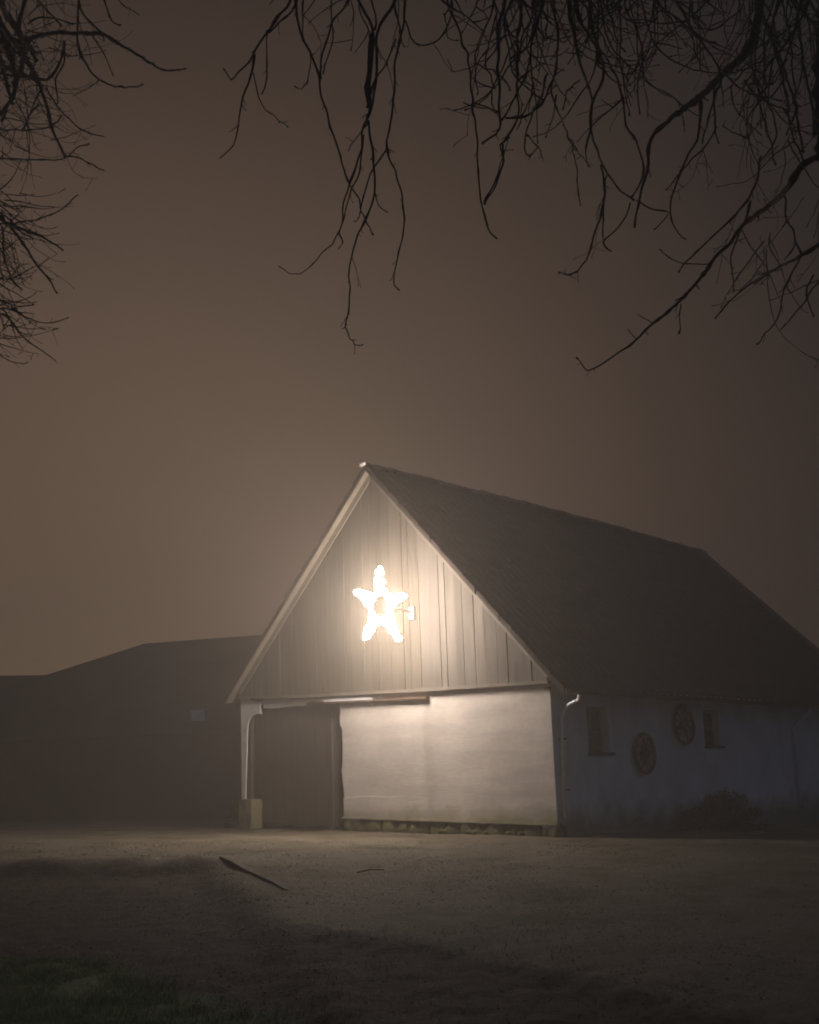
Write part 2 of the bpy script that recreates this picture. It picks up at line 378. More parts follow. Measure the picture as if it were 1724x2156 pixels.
# board cladding of the gable
def roof_z(x, y=0):      # underside height of the roof
    sag = .06*math.sin(math.pi*max(0, min(1, y/YR)))-.061*max(0, min(1, y/YR))
    zt = ZA+sag
    if x > XR: return zt-(x-XR)*(4.384/4.073)
    return zt-(XR-x)*(4.07/4.021)
def boards(x0, x1, mat, name, wmin, wmax, seed):
    r2 = random.Random(seed); q = MB(); x = x0
    while x < x1-.02:
        w = min(r2.uniform(wmin, wmax), x1-x); gp = r2.choice((.002, .003, .005, .009))
        a, b = x, x+w-gp; y0 = -.052-r2.uniform(0, .012); y1 = -.02
        def tp(t): return max(clad(t)+.02, roof_z(t)-.10)
        xsx = [a, b] if not (a < XR < b) else [a, XR, b]
        nb = len(xsx)
        vs = [(t, y0, clad(t)+.012) for t in xsx]+[(t, y0+r2.uniform(-.003, .003), tp(t)) for t in reversed(xsx)]
        vs += [(vx, y1, vz) for vx, _, vz in vs]; m_ = 2*nb
        q.add(vs, [tuple(range(m_)), tuple(range(2*m_-1, m_-1, -1))]+[(i, i+m_, (i+1) % m_+m_, (i+1) % m_) for i in range(m_)])
        x += w
    return q.build(name, mat, barn)
boards(-7.46, -2.66, M['board'], 'gable_boards', .13, .19, 5)
boards(-2.66, -.02, M['board_light'], 'gable_boards', .13, .27, 6)
q = MB(); q.prism([(-7.40, 2.70), (-.06, 2.44), (XR, ZA-.2)], -.0185, .02); q.build('gable_backing', M['dark'], barn)
# drip board below the cladding
q = MB()
for (a, za), (b, zb) in zip(CLAD, CLAD[1:]):
    beam(q, Vector((a, 0, za)), Vector((b, 0, zb)), -.085, -.003, -.02, .035)
q.build('drip_board', M['trim'], barn)
# loose battens, knots of light paint on the boards near the hatch
q = MB(); q.box((-2.675, -.078, 2.56), (-2.655, -.0665, 4.7)); q.box((-3.62, -.080, 2.58), (-3.60, -.0665, 3.35)); q.build('cover_strip', M['trim'], barn)

# side, rear and left walls
wins = [(1.02, 1.72, 1.30, 2.06), (5.10, 5.74, 1.42, 2.10)]
def wall_x(q, x0, x1, y0, y1, z0, z1, holes):
    yc = [y0]+[v for h in holes for v in h[:2]]+[y1]
    for i in range(0, len(yc), 2): q.box((x0, yc[i], z0), (x1, yc[i+1], z1))
    for a, b, c0, c1 in holes:
        q.box((x0, a, z0), (x1, b, c0)); q.box((x0, a, c1), (x1, b, z1))
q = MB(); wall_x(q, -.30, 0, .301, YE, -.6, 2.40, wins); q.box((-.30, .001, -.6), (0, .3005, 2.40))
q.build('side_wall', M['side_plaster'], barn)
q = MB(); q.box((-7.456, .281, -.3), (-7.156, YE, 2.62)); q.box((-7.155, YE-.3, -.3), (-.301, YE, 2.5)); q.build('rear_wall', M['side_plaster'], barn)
for k, (a, b, c0, c1) in enumerate(wins):
    q = MB(); q.box((-.20, a+.001, c0+.001), (-.14, a+.05, c1-.001)); q.box((-.20, b-.05, c0+.001), (-.14, b-.001, c1-.001)); q.box((-.20, a+.051, c0+.001), (-.14, b-.051, c0+.05)); q.box((-.20, a+.051, c1-.05), (-.14, b-.051, c1-.001)); q.box((-.19, (a+b)/2-.015, c0+.051), (-.15, (a+b)/2+.015, c1-.051)); q.box((-.188, a+.051, (c0+c1)/2-.012), (-.152, (a+b)/2-.016, (c0+c1)/2+.012)); q.box((-.188, (a+b)/2+.016, (c0+c1)/2-.012), (-.152, b-.051, (c0+c1)/2+.012))
    fr_ = q.build('window', M['frame'], barn)
    q = MB(); q.box((-.178, a+.04, c0+.04), (-.170, b-.04, c1-.04)); q.build('pane', M['glass'], fr_)
    q = MB(); q.box((-.138, b-.032, c0+.03), (.006, b-.002, c1-.002)); q.build('reveal', M['paint'], fr_)
    q = MB(); q.box((-.138, a-.03, c0-.05), (.045, b+.07, c0-.002)); q.build('sill', M['frame'], fr_)
# roof: pantiled slopes, one sheet per slope with stepped courses and waves
def slope(name, side, hip=True):
    q = MB(); NC = 17
    x_e = .345 if side > 0 else -7.749
    Ltot = abs(x_e-XR)
    nW = 58; per = .23; ny = 6
    yy = []; y = -.224
    while y < YE+.15: yy.append(y); y += per/ny
    rows = []
    r2 = random.Random(9+side)
    for c in range(NC):
        t0, t1 = c/NC, (c+1)/NC+.02
        jit = [r2.uniform(-.012, .012) for _ in range(400)]
        for t, lift in ((t0, .018), (t1, .052)):
            row = []
            for k, y in enumerate(yy):
                x = XR+(x_e-XR)*t
                ylim = YR+(YE+.12-YR)*t       # hip line
                ya = min(y, ylim)
                w = .020*math.sin(2*math.pi*(y/per))+jit[int(y/per)+3]*.5*(t-t0)/(t1-t0)
                xx = x+side*jit[int(y/per)+60]*.6
                row.append((xx, ya+ (jit[c+100] if k == 0 else 0), roof_z(xx, ya)+.035+lift+w+.004*noise.noise(Vector((x*2, y, c)))))
            rows.append(row)
        rows.append([(vx, vy, vz-.034) for vx, vy, vz in rows[-1]])   # tail thickness
    n_ = len(yy); b = len(q.v)
    for row in rows: q.v += row
    for r_ in range(len(rows)-1):
        for k in range(n_-1):
            a = b+r_*n_+k
            q.f.append((a, a+1, a+1+n_, a+n_))
    # verge: hanging edge of each course
    for c in range(NC):
        r0 = b+(3*c)*n_; r1 = b+(3*c+1)*n_
        v0, v1 = q.v[r0], q.v[r1]; k = len(q.v)
        q.v += [(v0[0], v0[1]-.012, v0[2]+.004), (v1[0], v1[1]-.012, v1[2]+.004), (v1[0], v1[1]-.012, v1[2]-.125), (v0[0], v0[1]-.012, v0[2]-.085)]
        q.v += [(v0[0], v0[1]+.03, v0[2]+.004), (v1[0], v1[1]+.03, v1[2]+.004), (v1[0], v1[1]+.03, v1[2]-.075), (v0[0], v0[1]+.03, v0[2]-.055)]
        q.f += [(k, k+1, k+2, k+3), (k, k+4, k+5, k+1), (k+3, k+2, k+6, k+7), (k+1, k+5, k+6, k+2), (k+4, k+7, k+6, k+5)]
    me = bpy.data.meshes.new(name); me.from_pydata(q.v, [], q.f); me.update()
    o = bpy.data.objects.new(name, me); COL.objects.link(o); me.materials.append(M['tile']); o.parent = barn
    return o
sl = slope('roof', 1); slope('roof', -1)
# hip at the far end
q = MB(); zr = roof_z(XR, YR)+.06
q.add([(XR, YR, zr), (.345, YE+.12, roof_z(.345, YR)+.05), (-7.749, YE+.12, roof_z(-7.749, YR)+.05), (XR, YR, zr-.08), (.345, YE+.1, roof_z(.345, YR)-.03), (-7.749, YE+.1, roof_z(-7.749, YR)-.03)], [(0, 1, 2), (3, 5, 4), (0, 3, 4, 1), (1, 4, 5, 2), (0, 2, 5, 3)])
q.build('hip_roof', M['tile'], barn)
# soffit boards under both slopes (seen under the left verge)
for side, xe in ((1, .33), (-1, -7.735)):
    q = MB(); vs = []
    for y in (-.205, YR*.3, YR*.6, YR):
        for x in (XR+side*.02, xe):
            yy = y
            vs += [(x, yy, roof_z(x, yy)+.022), (x, yy, roof_z(x, yy)-.035)]
    q.v = vs
    for i in range(3):
        a = i*4; q.f += [(a, a+2, a+6, a+4), (a+1, a+5, a+7, a+3), (a+2, a+3, a+7, a+6), (a, a+4, a+5, a+1)]
    q.f += [(0, 1, 3, 2), (12, 14, 15, 13)]
    q.build('soffit', M['soffit'], barn)
    # barge board standing against the cladding just below the soffit
    q = MB(); q.v = []
    x0, x1 = XR+side*.03, xe-side*.30
    for x in (x0, x1):
        z_ = roof_z(x, 0)
        q.v += [(x, -.092, z_-.042), (x, -.092, z_-.19), (x, -.068, z_-.19), (x, -.068, z_-.042)]
    q.f = [(0, 1, 5, 4), (1, 2, 6, 5), (2, 3, 7, 6), (3, 0, 4, 7), (0, 3, 2, 1), (4, 5, 6, 7)]
    q.build('barge_board', M['trim'] if side > 0 else M['soffit'], barn)
# ridge tiles
q = MB(); y = -.30; k = 0
while y < YR+.1:
    y1 = y+.40; zc = roof_z(XR, max(0, min(YR, y)))+.06; z1_ = roof_z(XR, max(0, min(YR, y1)))+.05
    j = rr.uniform(-.012, .012)
    vs = []; m_ = 7
    for yy_, zz, r_ in ((y, zc+j+.012, .105), (y1, z1_+j, .092)):
        for a in range(m_):
            an = math.pi*a/(m_-1)
            vs.append((XR+math.cos(an)*r_*1.15, yy_, zz-.03+math.sin(an)*r_*.72))
        for a in range(m_):
            an = math.pi*a/(m_-1)
            vs.append((XR+math.cos(an)*(r_-.02)*1.15, yy_, zz-.035+math.sin(an)*(r_-.025)*.72))
    fs = []
    for a in range(m_-1):
        fs += [(a, a+1, a+1+2*m_, a+2*m_), (a+m_, a+3*m_, a+1+3*m_, a+1+m_), (a, a+m_, a+1+m_, a+1), (a+2*m_, a+1+2*m_, a+1+3*m_, a+3*m_)]
    q.add(vs, fs); y += .36; k += 1
q.build('ridge_tiles', M['ridge'], barn)
q = MB(); q.blob((XR, -.30, roof_z(XR, 0)+.085), 1, 2, .12, (.085, .04, .06)); q.build('ridge_mortar', M['post'], barn, smooth=True)
# hip cap
q = MB(); q.tube([(XR, YR, zr+.02), (.345, YE+.12, roof_z(.345, YR)+.07)], .09, 8); q.tube([(XR, YR, zr+.02), (-7.749, YE+.12, roof_z(-7.749, YR)+.07)], .09, 8); q.build('ridge_tiles', M['ridge'], barn)
# gutter and down pipe on the right eave
gx, gz = .50, 2.27
q = MB(); vs = []; m_ = 9
for y in (-.16, YE+.1):
    for a in range(m_):
        an = math.pi+math.pi*a/(m_-1); vs.append((gx+.080*math.cos(an), y, gz+.080*math.sin(an)))
    for a in range(m_):
        an = math.pi+math.pi*a/(m_-1); vs.append((gx+.075*math.cos(an), y, gz+.075*math.sin(an)))
fs = []
for a in range(m_-1): fs += [(a, a+1, a+1+2*m_, a+2*m_), (a+m_, a+3*m_, a+1+3*m_, a+1+m_), (a, a+m_, a+m_+1, a+1)]
fs.append(tuple(range(m_)))
q.add(vs, fs); gut = q.build('gutter', M['cable'], barn)
G1 = plane_x(1219, 1455, gx); G2 = plane_x(1199, 1484, .26); G3 = plane_x(1183, 1508, .055); G4 = plane_x(1188, 1722, .055)
q = MB(); q.tube([(gx, G1.y, gz-.05), (gx, G1.y, gz-.14), (gx-.03, G1.y+.005, gz-.17), (.26, G2.y-.03, G2.z), (.075, G3.y, G3.z+.03), (.055, G3.y, G3.z-.02), (.055, G4.y, G4.z)], .032, 10)
dp = q.build('downpipe', M['zinc'], barn, smooth=True)
q = MB()
for z_ in (.7, 1.5):
    q = MB(); q.box((.0, G3.y-.045, z_), (.095, G3.y+.045, z_+.025)); q.build('pipe_clip', M['steel'], dp)
G5 = plane_x(1683, 1478, .3)
q = MB(); q.tube([(gx, G5.y, gz-.05), (gx, G5.y, gz-.16), (.06, G5.y+.05, gz-.5), (.055, G5.y+.05, -.3)], .032, 8); q.build('downpipe', M['zinc'], barn, smooth=True)

# ---------------------------------------------------------------- star of lights
YS = -1.0
tips = [(799, 1192), (851, 1252), (842, 1351), (768, 1348), (747, 1243)]
T3 = [plane_y(a, b, YS) for a, b in tips]
cen = sum(T3, Vector())/5
star = empty('star_light', BM @ cen, BR)
tag(star, 'glowing white five-pointed star of bulbs hung on the board gable of the barn', 'star light')
frm = MB(); r2 = random.Random(4)
tl = [t-cen for t in T3]
inner = []
for i in range(5):
    a, b = tl[i], tl[(i+1) % 5]; m_ = ((a+b)/2).normalized()*(.40*.68); inner.append(m_)
for i in range(5):
    a = tl[i]; frm.tube([inner[i-1], a*.98, inner[i]], .008, 5); frm.tube([inner[i-1], inner[i]], .008, 5)
frm.build('star_frame', M['cable'], star)
def bulb(q, shields, c, r_):       # lit glass; opaque back cap added to keep glare off the boards
    bm = bmesh.new(); bmesh.ops.create_icosphere(bm, subdivisions=2, radius=r_)
    lit, shield = [], []
    vs = [tuple(c+v.co) for v in bm.verts]
    for f in bm.faces: (shield if f.normal.y > .45 else lit).append(tuple(v.index for v in f.verts))
    q.add(vs, lit); shields.add(vs, shield); bm.free()
shields = MB()
for i in range(5):
    q = MB(); a = tl[i]; d = a.normalized(); w = Vector((d.z, 0, -d.x)); La = a.length; string = []
    nb = 46
    for k in range(nb):
        t = (k+.5)/nb
        s_ = .30+(.97-.30)*t
        half = (.092*(1-t)**.8+.020)
        o_ = r2.uniform(-1, 1)*half
        if t < .22: o_ = (1 if r2.random() < .5 else -1)*half*r2.uniform(.55, 1.1)
        c = d*(La*s_)+w*o_+Vector((0, r2.uniform(-.04, .04), 0))
        bulb(q, shields, c, r2.uniform(.015, .028)); string.append(c)
    # bulbs along the ring that closes the arm
    for k in range(9):
        tt = (k+.5)/9; c = inner[i-1].lerp(inner[i], tt); bul = 1-abs(tt-.5)*.3
        bulb(q, shields, c*bul+Vector((0, r2.uniform(-.03, .03), 0)), r2.uniform(.016, .024))
    q.tube(string[::-1]+[inner[i-1], inner[i]], .0008, 3)
    q.build('lit_arm', M['led'], star)
tag(shields.build('bulb_light_shields', M['plate'], star), kind='stuff')  # added back caps that shade the gable behind the star
pl = plane_y(867.5, 1291, -.08)-cen
q = MB(); q.box((pl.x-.062, pl.y-.028, pl.z-.115), (pl.x+.062, pl.y+.012, pl.z+.115)); q.build('mounting_plate', M['plate'], star, bevel=.006)
q = MB(); q.tube([(pl.x, pl.y-.02, pl.z+.01), (pl.x-.02, pl.y-.3, pl.z+.05), inner[1]*.95], .011, 8); q.build('bracket_rod', M['steel'], star)
q = MB(); q.tube([(pl.x+.02, pl.y-.01, pl.z+.115), (pl.x+.03, pl.y+.01, pl.z+.3), (pl.x+.02, pl.y+.008, pl.z+.9), (pl.x-.25, pl.y, pl.z+1.9)], .005, 5); q.build('cable', M['trim'], star)

# ---------------------------------------------------------------- wagon wheels on the side wall
def wheel(px, py, R_, rot, label):
    c = plane_x(px, py, .07)
    o = empty('wagon_wheel', BM @ Vector((.07, c.y, c.z)), BR)
    tag(o, label, 'wheel', 'old wagon wheels hung on the side wall')
    q = MB(); q.tube([(0, R_*math.cos(a), R_*math.sin(a)) for a in [2*math.pi*k/32 for k in range(33)]], .036, 6); q.build('rim', M['wheel'], o)
    q = MB(); q.tube([(-.06, 0, 0), (.0, 0, 0), (.09, 0, 0)], [.075, .09, .05], 12); q.build('hub', M['wheel'], o)
    for k in range(12):
        a = rot+2*math.pi*k/12; q = MB()
        q.tube([(.01, .07*math.cos(a), .07*math.sin(a)), (.0, (R_-.02)*math.cos(a), (R_-.02)*math.sin(a))], [.02, .014], 6); q.build('spoke', M['wheel'], o)
wheel(1357, 1586, .335, .1, 'old spoked wagon wheel hung low on the side wall between the two windows')
wheel(1440, 1525, .355, .3, 'old spoked wagon wheel hung high beside the farther side window')

# ---------------------------------------------------------------- mossy stone beside the doorway
q = MB(); c = BM @ Vector((-7.13, -.12, 0))
bmx = bmesh.new(); bmesh.ops.create_cube(bmx, size=1); bmesh.ops.subdivide_edges(bmx, edges=bmx.edges, cuts=4, use_grid_fill=True)
vs = []
for v in bmx.verts:
    k = v.co.copy(); f_ = 1-.05*(abs(k.x)*2)**6*(abs(k.z)*2)**6
    k = Vector((k.x*.36, k.y*.28, k.z*.56))*f_+.018*Vector((noise.noise(k*3), noise.noise(k*3+Vector((5, 0, 0))), noise.noise(k*3+Vector((9, 0, 0)))))
    vs.append(k)
q.add(vs, [tuple(v.index for v in f.verts) for f in bmx.faces]); bmx.free()
o = q.build('stone_block', M['block']); o.location = BM @ Vector((-7.06, -.155, .19+.235)); o.rotation_euler = (0, 0, BR)
tag(o, 'mossy yellowish stone block at the foot of the left door post', 'stone block')

# ---------------------------------------------------------------- shrubs
def shrub(name, label, c, sx, sy, sz, n_, seed):
    r2 = random.Random(seed); o = empty(name, c); tag(o, label, 'shrub')
    q = MB()
    for k in range(n_):
        while True:
            v = Vector((r2.uniform(-1, 1), r2.uniform(-1, 1), r2.uniform(0, 1)))
            rad = v.length; lim = .75+.4*noise.noise(v*2.3+Vector((seed, 0, 0)))
            if rad < lim: break
        p_ = Vector((v.x*sx, v.y*sy, v.z*sz)); a = Vector((r2.gauss(0, 1), r2.gauss(0, 1), r2.gauss(0, 1))).normalized(); b = a.orthogonal().normalized()
        s_ = r2.uniform(.012, .03); q.add([p_-a*s_, p_+b*s_*.5, p_+a*s_, p_-b*s_*.5], [(0, 1, 2, 3)])
    q.build('foliage', M['leafdark'], o)
    q = MB()
    for k in range(14):
        v = Vector((r2.uniform(-1, 1)*sx*.6, r2.uniform(-1, 1)*sy*.6, sz*r2.uniform(.5, .85)))
        q.tube([(v.x*.1, v.y*.1, -.05), v*.5+Vector((0, 0, .02)), v], [.012, .008, .004], 4)
    q.build('stem', M['bark'], o)
s1 = BM @ Vector((.75, 3.9, 0)); shrub('shrub', 'dark rounded shrub in front of the side wall under the wagon wheels', (s1.x, s1.y, ground_z(s1.x, s1.y)-.02), 1.0, .8, .85, 8500, 3)
s1 = BM @ Vector((-8.3, .9, 0)); shrub('shrub', 'low dark shrub left of the mossy stone block', (s1.x, s1.y, ground_z(s1.x, s1.y)-.02), .6, .5, .6, 3500, 5)

# ---------------------------------------------------------------- things lying in the yard
a = Vector((-2.50, 15.9, 0)); b = Vector((-1.43, 13.55, 0)); a.z = ground_z(a.x, a.y)+.02; b.z = ground_z(b.x, b.y)+.015
q = MB(); d = (b-a).normalized(); s_ = Vector((-d.y, d.x, 0))
pts = [a+(b-a)*t for t in (0, .2, .4, .6, .8, 1)]
vs = []
for i, p_ in enumerate(pts):
    h = .02-.018*i/5+.008*math.sin(i*2.1)
    for dx, dz in ((-.012, -.12), (.012, -.12), (.012, h), (-.012, h)): vs.append(p_+s_*dx+Vector((0, 0, dz)))
fs = [(0, 1, 2, 3), (20, 23, 22, 21)]
for i in range(5):
    for k in range(4): fs.append((i*4+k, i*4+(k+1) % 4, (i+1)*4+(k+1) % 4, (i+1)*4+k))
q.add(vs, fs); o = q.build('timber_edging', M['plank']); tag(o, 'dark half-buried timber edging running out into the lit yard', 'edging')
a = on_ground(752, 1840); b = on_ground(808, 1835)
q = MB(); a.z = ground_z(a.x, a.y)+.015; b.z = ground_z(b.x, b.y)+.02; m_ = (a+b)/2+Vector((0, .03, .015))
q.tube([a, m_, b], [.009, .008, .005], 6); o = q.build('stick', M['plank']); tag(o, 'thin fallen stick lying on the lit yard', 'stick')

# ---------------------------------------------------------------- grass and fallen leaves
r2 = random.Random(21)
q = MB(); cnt = 0
while cnt < 30000:
    x = r2.uniform(-4.5, 1.2); y = r2.uniform(7.4, 11.2)
    w = max(1.23*x+y, .2*x+y-2.8)+.5*noise.noise(Vector((x*.9, y*.9, 2)))
    if w > 7.45+r2.gauss(0, .2): 
        if r2.random() > .03: continue
    if noise.noise(Vector((x*2.1, y*2.1, 5))) < -.28+r2.uniform(-.2, .2): continue
    z_ = ground_z(x, y)-.004; h = r2.uniform(.02, .065); an = r2.uniform(0, 6.28); wd = r2.uniform(.002, .004)
    dx, dy = math.cos(an), math.sin(an); bx, by = r2.gauss(0, .5)*h, r2.gauss(0, .5)*h
    q.add([(x-dx*wd, y-dy*wd, z_), (x+dx*wd, y+dy*wd, z_), (x+bx, y+by, z_+h)], [(0, 1, 2)]); cnt += 1
tag(q.build('grass', M['grass']), kind='stuff')
q = MB(); cnt = 0
while cnt < 5000:
    x = r2.uniform(-7, 8); y = r2.uniform(7.2, 19)
    if r2.random() > .06+.7*sst(10.9, 10.0, y+.9*x)+.4*sst(2.5, 1.7, x+.3*y): continue
    if noise.noise(Vector((x*1.3, y*1.3, 9))) < r2.uniform(-.5, .3): continue
    lp = BI @ Vector((x, y, 0))
    if lp.y > -.15 and -7.6 < lp.x < .1: continue
    z_ = ground_z(x, y)+.012; s_ = r2.uniform(.008, .020); an = r2.uniform(0, 6.28); dx, dy = math.cos(an)*s_, math.sin(an)*s_
    t = [r2.uniform(-.3, .5)*s_ for _ in range(4)]
    q.add([(x-dx, y-dy, z_+t[0]), (x+dy*.6, y-dx*.6, z_+t[1]), (x+dx, y+dy, z_+t[2]), (x-dy*.6, y+dx*.6, z_+t[3])], [(0, 1, 2, 3)]); cnt += 1
tag(q.build('fallen_leaves', M['leaf']), kind='stuff')
q = MB(); cnt = 0
while cnt < 14000:
    x = r2.uniform(-5, 7); y = r2.uniform(7.5, 19.5)
    if sst(10.6, 10.1, y+.75*x)*sst(10.9, 10.3, y+1.5*x) > .5 and r2.random() < .8: continue
    if noise.noise(Vector((x*.8, y*.8, 19))) < r2.uniform(-.4, .4): continue
    lp = BI @ Vector((x, y, 0))
    if lp.y > -.1: continue
    s_ = r2.uniform(.003, .009); c = (x, y, ground_z(x, y)+s_*.25); k_ = r2.uniform(.6, 1)
    q.add([(c[0]+s_, c[1], c[2]), (c[0], c[1]+s_*k_, c[2]), (c[0]-s_, c[1], c[2]), (c[0], c[1]-s_*k_, c[2]), (c[0], c[1], c[2]+s_*.55), (c[0], c[1], c[2]-s_)],
          [(0, 1, 4), (1, 2, 4), (2, 3, 4), (3, 0, 4), (1, 0, 5), (2, 1, 5), (3, 2, 5), (0, 3, 5)]); cnt += 1
tag(q.build('gravel', M['pebble']), kind='stuff')

# ---------------------------------------------------------------- farm buildings behind on the left
def far_building(name, label, ridge, hw, eave, z0, hip_l, hip_r, wn, over=.25):
    (x0, z0r), (x1, z1r), yr = ridge
    o = empty(name, ((x0+x1)/2, yr, z0)); ox, oy = (x0+x1)/2, yr; tag(o, label, 'building')
    X0, X1 = x0-hip_l, x1+hip_r
    q = MB(); q.box((X0-ox+.2, -hw, -.8), (X1-ox-.2, hw, eave-z0-.02))
    wl = q.build('wall', M['farwall'], o)
    q = MB(); r_ = [(X0-ox, -hw-over, eave-z0-.15), (X1-ox, -hw-over, eave-z0-.15), (X1-ox, hw+over, eave-z0-.15), (X0-ox, hw+over, eave-z0-.15), (x0-ox, 0, z0r-z0), (x1-ox, 0, z1r-z0)]
    q.add(r_, [(0, 1, 5, 4), (2, 3, 4, 5), (3, 0, 4), (1, 2, 5), (0, 3, 2, 1)])
    ro = q.build('roof', M['farroof'], o)
    for wx, wz, w, h in wn:
        q = MB(); q.box((wx-ox-w/2, -hw-.04, wz-z0-h/2), (wx-ox+w/2, -hw+.02, wz-z0+h/2)); f_ = q.build('window', M['paint'], o)
        q = MB(); q.box((wx-ox-w/2+.07, -hw-.05, wz-z0-h/2+.07), (wx-ox+w/2-.07, -hw-.041, wz-z0+h/2-.07)); q.build('pane', M['glass'], f_)
    return o, ro, ox, oy, z0
fb, ro, ox, oy, zz = far_building('farm_building', 'long dark outbuilding with hipped roof rising behind the barn on the left', ((-7.9, 5.18), (-1.5, 5.45), 36), 3.6, 2.5, .2, 7.4, 1.5, [])
P = at(418, 1512, 32.35)
q = MB(); q.box((P.x-ox-.18, P.y-oy-.12, P.z-zz-.2), (P.x-ox+.18, P.y-oy+.35, P.z-zz+.2)); q.build('roof_hatch', M['zinc'], ro)
fb, ro, ox, oy, zz = far_building('farm_building', 'lower dark outbuilding with a stub chimney at the left edge', ((-24, 4.9), (-10.4, 4.62), 39), 3.4, 2.4, .2, 1.0, .6, [])
q = MB(); q.box((-10.9-ox, -.3, 4.2-zz), (-10.3-ox, .3, 4.80-zz)); q.build('chimney', M['farwall'], ro)

# ---------------------------------------------------------------- bare trees
def catmull(pts, step):
    out_ = []
    P_ = [pts[0]]+list(pts)+[pts[-1]]
    for i in range(1, len(P_)-2):
        p0, p1, p2, p3 = P_[i-1], P_[i], P_[i+1], P_[i+2]
        n_ = max(1, int((p2-p1).length/step))
        for k in range(n_):
            t = k/n_
            out_.append(.5*((2*p1)+(-p0+p2)*t+(2*p0-5*p1+4*p2-p3)*t*t+(-p0+3*p1-3*p2+p3)*t**3))
    out_.append(P_[-2]); return out_
def twig(q, p, d, length, r, rnd, curl, depth=0):
    """one wandering side shoot with its own little shoots"""
    n_ = max(4, int(length/.035)); step = length/n_; pts = [p.copy()]; rad = [r]
    ax = Vector((rnd.gauss(0, 1), rnd.gauss(0, 1), rnd.gauss(0, 1))).normalized()
    for i in range(n_):
        t = i/n_
        d = (d+ax*rnd.gauss(0, .10)+Vector((rnd.gauss(0, .1), rnd.gauss(0, .1), rnd.gauss(0, .1)))+Vector((0, 0, curl*(t-.35)*.35))).normalized()
        p = p+d*step; pts.append(p.copy()); rad.append(max(.0016, r*(1-.65*(i+1)/n_))*rnd.uniform(.85, 1.2))
        if depth < 2 and rnd.random() < .13:
            s_ = Vector((rnd.gauss(0, 1), rnd.gauss(0, .6), rnd.gauss(0, .8))).normalized()
            twig(q, p, (d*.6+s_*.8).normalized(), length*rnd.uniform(.15, .4)*(1-t*.4), r*.6, rnd, curl, depth+1)
    rad[-1] *= 1.8
    q.tube(pts, rad, 4)
def tree(name, label, group, traces, dep, dshift, base, crown_pts, seed, extra, spawn, curl, wscale):
    rnd = random.Random(seed)
    o = empty(name, base); tag(o, label, 'tree', group)
    def rel(v): return v-Vector(base)
    # trunk and main limbs
    q = MB()
    for pts, r0, r1 in crown_pts:
        pp = catmull([rel(Vector(v)) for v in pts], .12); m_ = len(pp)
        q.tube(pp, [r0+(r1-r0)*(i/(m_-1))**.8*(1)+.012*r0/.1*noise.noise(p_*3) for i, p_ in enumerate(pp)], 10)
        if pts is crown_pts[0][0]: q.build('trunk', M['bark'], o, smooth=True)
        else: q.build('limb', M['bark'], o, smooth=True)
        q = MB()
    tw = MB()
    for tr, w0, w1 in traces:
        P_ = [rel(at(x, y, dep(x, y))) for x, y in tr]
        pp = catmull(P_, .035); m_ = len(pp)
        for i in range(1, m_-1):
            pp[i] = pp[i]+Vector((noise.noise(pp[i]*9), noise.noise(pp[i]*9+Vector((7, 0, 0))), noise.noise(pp[i]*9+Vector((0, 9, 0)))))*.012
        D = dep(*tr[len(tr)//2])
        r0, r1 = w0*wscale*D/FPX/2, w1*wscale*D/FPX/2
        q = MB(); rad = [(r0+(r1-r0)*i/(m_-1))*(1+.22*noise.noise(pp[i]*22)+(.5 if rnd.random() < .13 else 0)) for i in range(m_)]
        rad[-1] *= 1.5
        q.tube(pp, rad, 6); q.build('branch', M['bark'], o, smooth=True)
        for i in range(2, m_-2):
            if rnd.random() < spawn:
                t_ = (pp[i+1]-pp[i-1]).normalized(); s_ = Vector((rnd.gauss(0, 1), rnd.gauss(0, .8), rnd.gauss(0, .6))).normalized()
                big = rnd.random() < (.24 if i < m_*.55 else 0)
                twig(tw, pp[i], (t_*.7+s_*.7+Vector((0, 0, -.25))).normalized(), rnd.uniform(.12, .5) if big else rnd.uniform(.015, .07), max(.0028, rad[i]*.62), rnd, curl, 0 if big else 2)
    for ex in extra(rnd):
        p_, d_, ln, r_ = ex
        twig(tw, rel(p_), d_, ln, r_, rnd, curl)
    tag(tw.build('twigs', M['bark'], o), kind='stuff')
    return o
cA = lambda L_: [(459.8+x*.3556, y*.3556) for x, y in L_]
cB = lambda L_: [(957.8+x*.4445, y*.4445) for x, y in L_]
cC = lambda L_: [(x*.391, y*.391) for x, y in L_]
def depR(x, y): return 7.0+.7*math.sin(x/190)+.45*math.sin(y/230+x/110)+.25*math.sin(x/47)
def up(L_, dx=0, h=150):     # carry a branch that enters from above up to the limbs above the frame
    x, y = L_[0]; return [(x+dx, y-h), (x+dx*.4, y-h*.5)]+L_
def limb_y(x): return -230+90*((x-1250)/700)**2
TR = []
def A_(pts, w0, w1, top=False, dx=0):
    L_ = cA(pts); 
    if top: L_ = up(L_, dx, -limb_y(L_[0][0]+dx))
    TR.append((L_, w0, w1))
def B_(pts, w0, w1, top=False, dx=0):
    L_ = cB(pts)
    if top: L_ = up(L_, dx, -limb_y(min(1800, L_[0][0]+dx)))
    TR.append((L_, w0, w1))
A_([(430,0),(350,100),(290,190),(220,300),(185,370),(110,435),(75,470),(30,410)], 8, 3, True, 60)
A_([(215,320),(200,420),(150,580),(120,700),(90,860),(10,935)], 5, 2.5)
A_([(205,430),(240,580),(300,670),(410,752)], 3, 2)
A_([(460,0),(470,110),(500,230),(560,360),(600,450),(600,560),(650,700),(720,930),(780,1090),(830,1190),(870,1300),(915,1390)], 6, 2.5, True, 20)
A_([(470,0),(360,140),(290,190)], 5, 4, True, 40)
A_([(290,200),(290,450),(255,560)], 3, 2)
A_([(505,0),(500,200),(545,360),(525,490),(490,535),(450,510)], 4, 2, True, 30)
